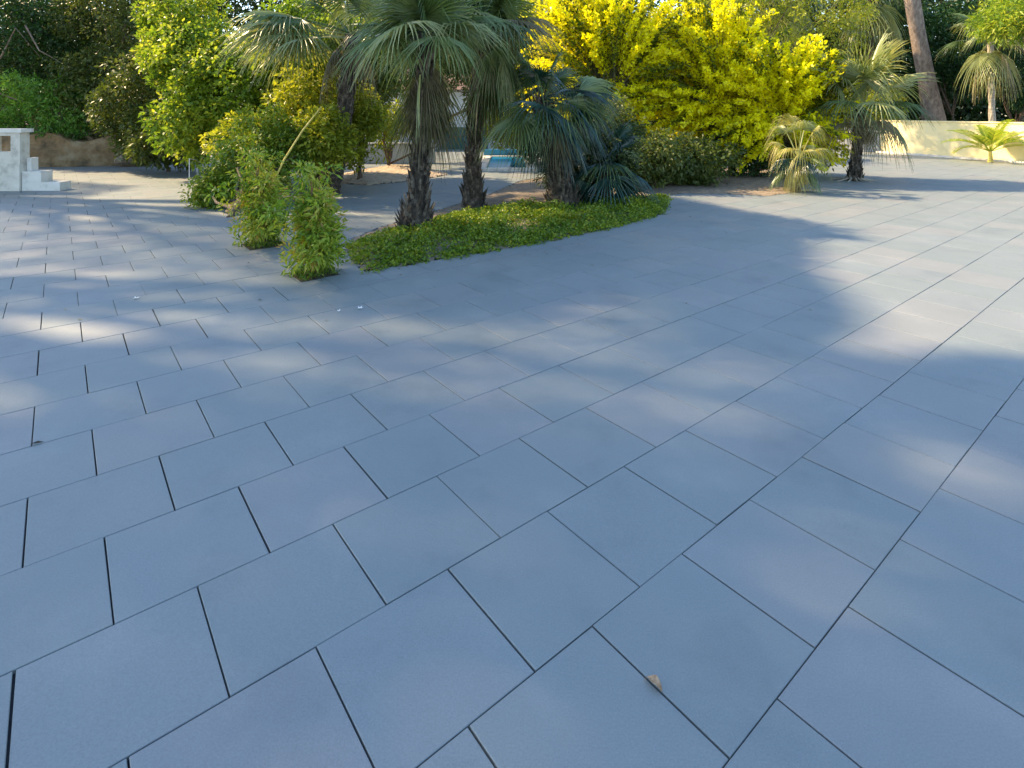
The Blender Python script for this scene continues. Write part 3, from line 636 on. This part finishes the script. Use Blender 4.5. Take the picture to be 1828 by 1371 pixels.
bush('leafy_shrub', 'yellow green shrub behind the small fan palm trunk', 'shrub', at(1590, 215, 30),
     [(at(1575, 190, 30), (1.1, .7, .9), 55), (at(1500, 195, 29), (1.3, .8, 1.0), 60), (at(1520, 130, 36), (2.6, .8, 2.8), 130)], (.16, .07), F['yellowgreen'], nl=60, cr=.36, flat=.3)
bush('leafy_shrub', 'long dark green hedge like shrub far behind the golden bushes', 'shrub', at(1230, 260, 24),
     [(at(1080, 235, 23), (3.2, .9, 1.1), 130), (at(1330, 235, 24), (3.4, .9, 1.2), 150)], (.2, .09), F['dark'], nl=80, cr=.5, flat=.1)
# leaning cane
m = MB(); p0, p1 = at(508, 284, 11.2), at(574, 190, 11.4); pm = (p0+p1)/2+np.array([-.02, 0, .03])
pg = np.array([p0[0]-.42, 11.0, 0.0]); m.tube([pg, p0, pm, p1], [.02, .022, .02, .014], 7)
tag(m.build('leaning_cane', M['cane'], None, True), 'long yellow cane leaning diagonally through the shrubs', 'cane')
# dark trees at left
bush('broadleaf_tree', 'dark green tree on the rock bank at the far left corner', 'tree', at(60, 230, 23),
     [(at(20, 60, 22.5), (2.8, 1.6, 2.8), 190), (at(110, 100, 23.5), (2.6, 1.6, 2.6), 170)], (.17, .07), F['dark'], nl=75, cr=.5)
bush('broadleaf_tree', 'mid green tree between the far left dark tree and lime tree', 'tree', at(200, 250, 22),
     [(at(225, 30, 22.5), (2.8, 1.5, 2.4), 170), (at(190, 165, 21.5), (2.0, 1.2, 1.9), 120)], (.16, .07), F['olive'], nl=75, cr=.48)
bush('leafy_shrub', 'fresh green shrub spilling over the rock bank', 'shrub', at(70, 240, 21),
     [(at(60, 170, 21), (2.0, .9, .75), 90), (at(110, 215, 20.6), (1.0, .6, .5), 30), (at(0, 215, 20.6), (1.0, .6, .5), 30)], (.17, .045), F['bright'], nl=55, cr=.34)
# spreading branch of pale twigs at left
m = MB()
for (a, b, c) in (((0, 105), (28, 50), (70, 100)), ((-20, 160), (30, 178), (90, 190)), ((45, 45), (70, 90), (110, 112)), ((90, 190), (110, 205), (112, 230))):
    m.tube([at(*a, 20.8), at(*b, 20.6), at(*c, 20.9)], [.03, .022, .008], 6, wob=.1)
bt = empty('bare_branch', at(0, 150, 20.8), 'bare pale brown branches reaching out of the left trees', 'branches'); m.build('branch', M['leanbark'], bt)
# right side trees behind the wall
lt = empty('leaning_tree', at(1668, 215, 30.5), 'tall leaning tree with rough grey brown trunk behind yellow wall', 'tree')
m = MB(); P = [at(1672, 225, 30.5)*(1, 1, 0)+(0, 0, -.03), at(1668, 212, 30.5), at(1655, 150, 30.4), at(1638, 60, 30.2), at(1622, -40, 30), at(1600, -200, 29.8), at(1570, -360, 29.5)]
m.tube(P, [.62, .52, .42, .38, .36, .32, .25], 16, wob=.10); m.build('trunk', M['leanbark'], lt, True)
C = ell(at(1590, -420, 29.5), (4, 3.5, 1.8), 90); q, t = cloud(C, .7, 70, .2, .09, .4); quads('crown', q, t, F['olive'], lt)
bush('broadleaf_tree', 'dark green tree behind the wall between the two right trunks', 'tree', at(1720, 210, 34),
     [(at(1735, 90, 34), (2.5, 1.5, 3.2), 170), (at(1640, 80, 34.5), (3.0, 1.5, 3.2), 150)], (.2, .08), F['dark'], nl=75, cr=.55)
bush('broadleaf_tree', 'dark conifer like tree at the far right behind the wall', 'tree', at(1810, 210, 29),
     [(at(1830, 120, 29), (2.2, 1.5, 2.4), 130)], (.2, .07), F['dark'], nl=75, cr=.5)
bush('mango_tree', 'bright green long leaved tree overhanging at the top right corner', 'tree', (at(1900, 210, 22.5)[0], 22.5, 0),
     [(at(1800, 35, 21.5), (1.15, .9, .85), 55), (at(1860, -30, 22.5), (1.8, 1.3, 1.5), 80)], (.24, .055), F['lime'], nl=70, cr=.38, r0=.14)
# trees behind the golden bushes
bush('broadleaf_tree', 'soft green feathery tree above the golden bushes, left of the sky gap', 'tree', at(1040, 210, 26),
     [(at(1010, 20, 26), (2.4, 1.5, 2.4), 90)], (.15, .06), F['yellowgreen'], nl=70, cr=.5)
bush('broadleaf_tree', 'soft green feathery tree above the golden bushes, right of the sky gap', 'tree', at(1290, 210, 28),
     [(at(1300, 20, 28), (2.6, 1.5, 2.0), 100), (at(1460, 30, 27), (2.6, 1.5, 2.2), 90)], (.16, .06), F['yellowgreen'], nl=70, cr=.5)
bush('broadleaf_tree', 'dark tree rising behind the palm crowns at centre top', 'tree', at(760, 210, 24),
     [(at(640, 20, 24.), (2.3, 1.5, 1.9), 100), (at(860, 60, 24), (3, 1.5, 1.6), 130), (at(1010, 150, 22), (2.2, 1, 1.4), 90)], (.17, .07), F['olive'], nl=75, cr=.48)
bush('leafy_shrub', 'yellow green shrub screening the white house between the palms', 'shrub', at(690, 280, 19),
     [(at(690, 215, 19), (.9, .6, .6), 40), (at(770, 215, 19.5), (.7, .5, .5), 22), (at(905, 225, 19.5), (.8, .5, .7), 34)], (.16, .05), F['yellowgreen'], nl=70, cr=.32)
bush('broadleaf_tree', 'loose olive tree behind the palm trunks, its branches hiding the house roof', 'tree', at(960, 280, 21),
     [(at(740, 120, 21), (2.2, .9, 1.3), 90), (at(900, 120, 21), (2.2, .9, 1.6), 110), (at(950, 230, 20.5), (1.3, .7, 1.0), 60), (at(760, 20, 22), (3.5, 1, 1.8), 130)], (.16, .06), F['olive'], nl=70, cr=.42)
# far wood
n = 2300; X = rng.uniform(-48, 52, n); gap = (X > 8.6) & (X < 11.2); Y = rng.uniform(36, 44, n); Z = rng.uniform(.4, 1, n)
top = 12.5+1.5*np.sin(X*.5)+1.2*np.sin(X*1.3+2); top = np.where(np.abs(X-10.5) < 1.5, 8.2, top)
C = np.column_stack([X, Y, top*rng.uniform(.03, 1, n)**1.25]); q, t = cloud(C, 1.5, 95, .42, .2, .4, shell=.2)
tag(quads('wood', q, t, F['wood']), 'dark green wood closing the view behind the garden', 'wood', None, 'stuff')

# ------------------------------------------------------------------ unseen trees added beyond the left edge, crowns shaped to shade the foreground
def shade_pts(poly, n):                     # jittered grid, so that thin cover gives even half-shade
    P_ = np.array(poly, float); lo, hi = P_.min(0), P_.max(0); x, y = P_[:, 0], P_[:, 1]
    ar = abs(np.sum(x*np.roll(y, -1)-y*np.roll(x, -1)))/2; h_ = math.sqrt(ar/n)
    X_, Y_ = np.meshgrid(np.arange(lo[0], hi[0], h_), np.arange(lo[1], hi[1], h_)); p_ = np.stack([X_.ravel(), Y_.ravel()], 1); p_ = p_+rng.uniform(-.5, .5, p_.shape)*h_
    return p_[inpoly(p_, P_)]
SH_MAIN = [(-18, -6), (8, -6), (9, 2.2), (5.2, 3.3), (3.9, 3.95), (2.6, 3.7), (3.3, 4.6), (3.6, 5.4), (3.9, 6.9), (4.6, 8.3), (3.0, 8.2), (-1, 8.5), (-3, 10.2), (-6.9, 9.9), (-8.3, 9.6), (-10.2, 12.2), (-10.2, 14.6), (-18, 18)]
HOLES = [[(-8.2, 4.8), (-5.0, 5.9), (-3.9, 6.5), (-5.6, 6.2), (-8.2, 5.7)], [(-6.8, 3.3), (-3.3, 4.3), (-2.6, 4.9), (-3.6, 4.9), (-7, 4.3)],
         [(1.35, 1.45), (1.75, 1.35), (2.0, 1.9), (1.5, 2.0)], [(1.05, 1.1), (1.35, 1.0), (1.5, 1.6), (1.2, 1.8)], [(2.2, 1.8), (2.8, 2.0), (3.0, 2.9), (2.4, 2.6)]]
trunks = [(-23., 10.), (-25., 4.), (-22., 17.)]
DEEP = [(-1.6, 5.2), (-.4, 4.7), (1.2, 5.3), (4.2, 7.2), (5.0, 8.6), (4.9, 10.2), (3.8, 12.8), (2.5, 10), (-2, 7.5)]
FRONT = [(-6, -6), (8, -6), (6, 1.2), (2, 2.3), (-1, 3.2), (-6, 2.5)]
roots = [empty('shade_caster_tree', (x, y, 0), l, 'tree', 'unseen trees added to shade the paving') for (x, y), l in zip(trunks, ('added unseen tree, crown shaped to shade the paving, middle one', 'added unseen tree, crown shaped to shade the paving, nearest the camera', 'added unseen tree, crown shaped to shade the paving, farthest'))]
gp = shade_pts(SH_MAIN, 47000)
for hl in HOLES: gp = gp[~inpoly(gp, hl)]
gp = np.concatenate([gp, shade_pts(DEEP, 14000), shade_pts(FRONT, 20000), shade_pts([(1.5, 2.2), (9, -2), (9, 2.2), (5.2, 3.3), (3.9, 3.9), (2.6, 3.6)], 8000), shade_pts([(2.6, 3.7), (1.5, 4), (2, 6), (4.5, 7.5), (3.9, 6.9), (3.6, 5.4), (3.3, 4.6)], 2500)]); 
for hl in HOLES[2:]: gp = gp[~inpoly(gp, hl)]
zz = rng.uniform(13.5, 16.5, len(gp)); P = np.column_stack([gp[:, 0]-TX*SHIFT*zz, gp[:, 1]-TY*SHIFT*zz, zz])  # added crown leaves, set back towards the sun from the wanted ground shade
dist = np.stack([np.hypot(P[:, 0]-x, P[:, 1]-y) for x, y in trunks], 1); own = dist.argmin(1)
for i, r in enumerate(roots):
    p = P[own == i]
    if len(p) < 10: continue
    D = nrm(rng.normal(size=(len(p), 3))); q = leaf_quads(p, D, rng.uniform(.16, .26, len(p)), rng.uniform(.11, .17, len(p)), .5)
    quads('crown', q, rng.uniform(0, 1, len(p)), F['olive'], r); limbs((*trunks[i], -.03), p[rng.choice(len(p), 26)], .38, M['bark'], r, fork=.5, wob=.3)

# ------------------------------------------------------------------ small things on the paving
# curled dry leaf
c = G(1168, 1224); lf = MB(); n = 9; V_ = []; a0 = math.radians(-50); ax = np.array([math.cos(a0), math.sin(a0)]); sx = np.array([-ax[1], ax[0]])
for i in range(n):
    t = i/(n-1); L = (t-.5)*.062; wd = .017*math.sin(PI*min(1, t*.92+.05))**.8+.0008
    for j in range(5):
        s_ = (j-2)/2; z = .004+.016*math.sin(PI*t)*.8+.010*s_*s_*(1 if j < 2 else .5)+.002*math.sin(9*t+j)
        V_.append((c[0]+ax[0]*L+sx[0]*s_*wd, c[1]+ax[1]*L+sx[1]*s_*wd, z))
lf.add(V_, [(i*5+j, (i+1)*5+j, (i+1)*5+j+1, i*5+j+1) for i in range(n-1) for j in range(4)])
e0 = np.array([c[0]-ax[0]*.031, c[1]-ax[1]*.031, .005]); lf.tube([e0, e0+np.array([-.008, -.004, .003]), e0+np.array([-.012, -.016, -.001])], .0009, 5)
tag(lf.build('dry_leaf', M['dryleaf'], None, True), 'curled dry brown leaf lying on a foreground joint', 'leaf')
def petalthing(x, y, r, label, mat='petal'):
    c = G(x, y); m = MB()
    for k in range(5):
        a = k*2*PI/5+rng.uniform(-.3, .3); o = np.array([math.cos(a), math.sin(a), 0]); s_ = np.array([-o[1], o[0], 0])
        m.add([c+(0, 0, .004), c+o*r*.5+s_*r*.3+(0, 0, .008), c+o*r+(0, 0, .012+.01*rng.uniform()), c+o*r*.5-s_*r*.3+(0, 0, .008)], [(0, 1, 2, 3)])
    tag(m.build('blossom', M[mat]), label, 'blossom', 'fallen white blossoms on the paving')
petalthing(243, 533, .035, 'fallen white blossom on the left paving, far from the shrubs')
petalthing(643, 551, .035, 'fallen white blossom on the paving in front of the bed corner')
petalthing(605, 556, .022, 'smaller fallen blossom left of the one before the bed corner')
c = G(65, 792); m = MB(); m.add([c+(-.03, -.008, .003), c+(0, -.012, .012), c+(.04, .012, .004), c+(0, .012, .012)], [(0, 1, 2, 3)]); tag(m.build('dead_leaf', M['darkleaf']), 'tiny dark dead leaf on a joint at the left', 'leaf')

# scattered small fallen leaves around the bed
n = 170; k = rng.integers(0, len(BED), n); B_ = np.array([b[:2] for b in BED]); p = B_[k]*.0
tq = rng.uniform(0, 1, (n, 1)); p = B_[k]*(1-tq)+B_[(k+1) % len(B_)]*tq; cen = B_.mean(0); p = p+nrm(p-cen)*np.abs(rng.normal(size=(n, 1)))*.55
p = np.concatenate([p, rng.uniform((-5, 4.5), (5, 9), (14, 2))]); p = p[~inpoly(p, BED)]
P = np.column_stack([p, np.full(len(p), .004)]); a = rng.uniform(0, 2*PI, len(p)); D = np.column_stack([np.cos(a), np.sin(a), rng.uniform(.1, .25, len(p))])
q = leaf_quads(P, D, rng.uniform(.025, .06, len(p)), rng.uniform(.012, .025, len(p)), .97); q[:, :, 2] = np.maximum(q[:, :, 2], .002)
tag(quads('fallen_leaves', q, rng.uniform(0, 1, len(q)), F['pdry']), 'small dry leaves scattered on the paving round the bed', 'fallen leaves', None, 'stuff')
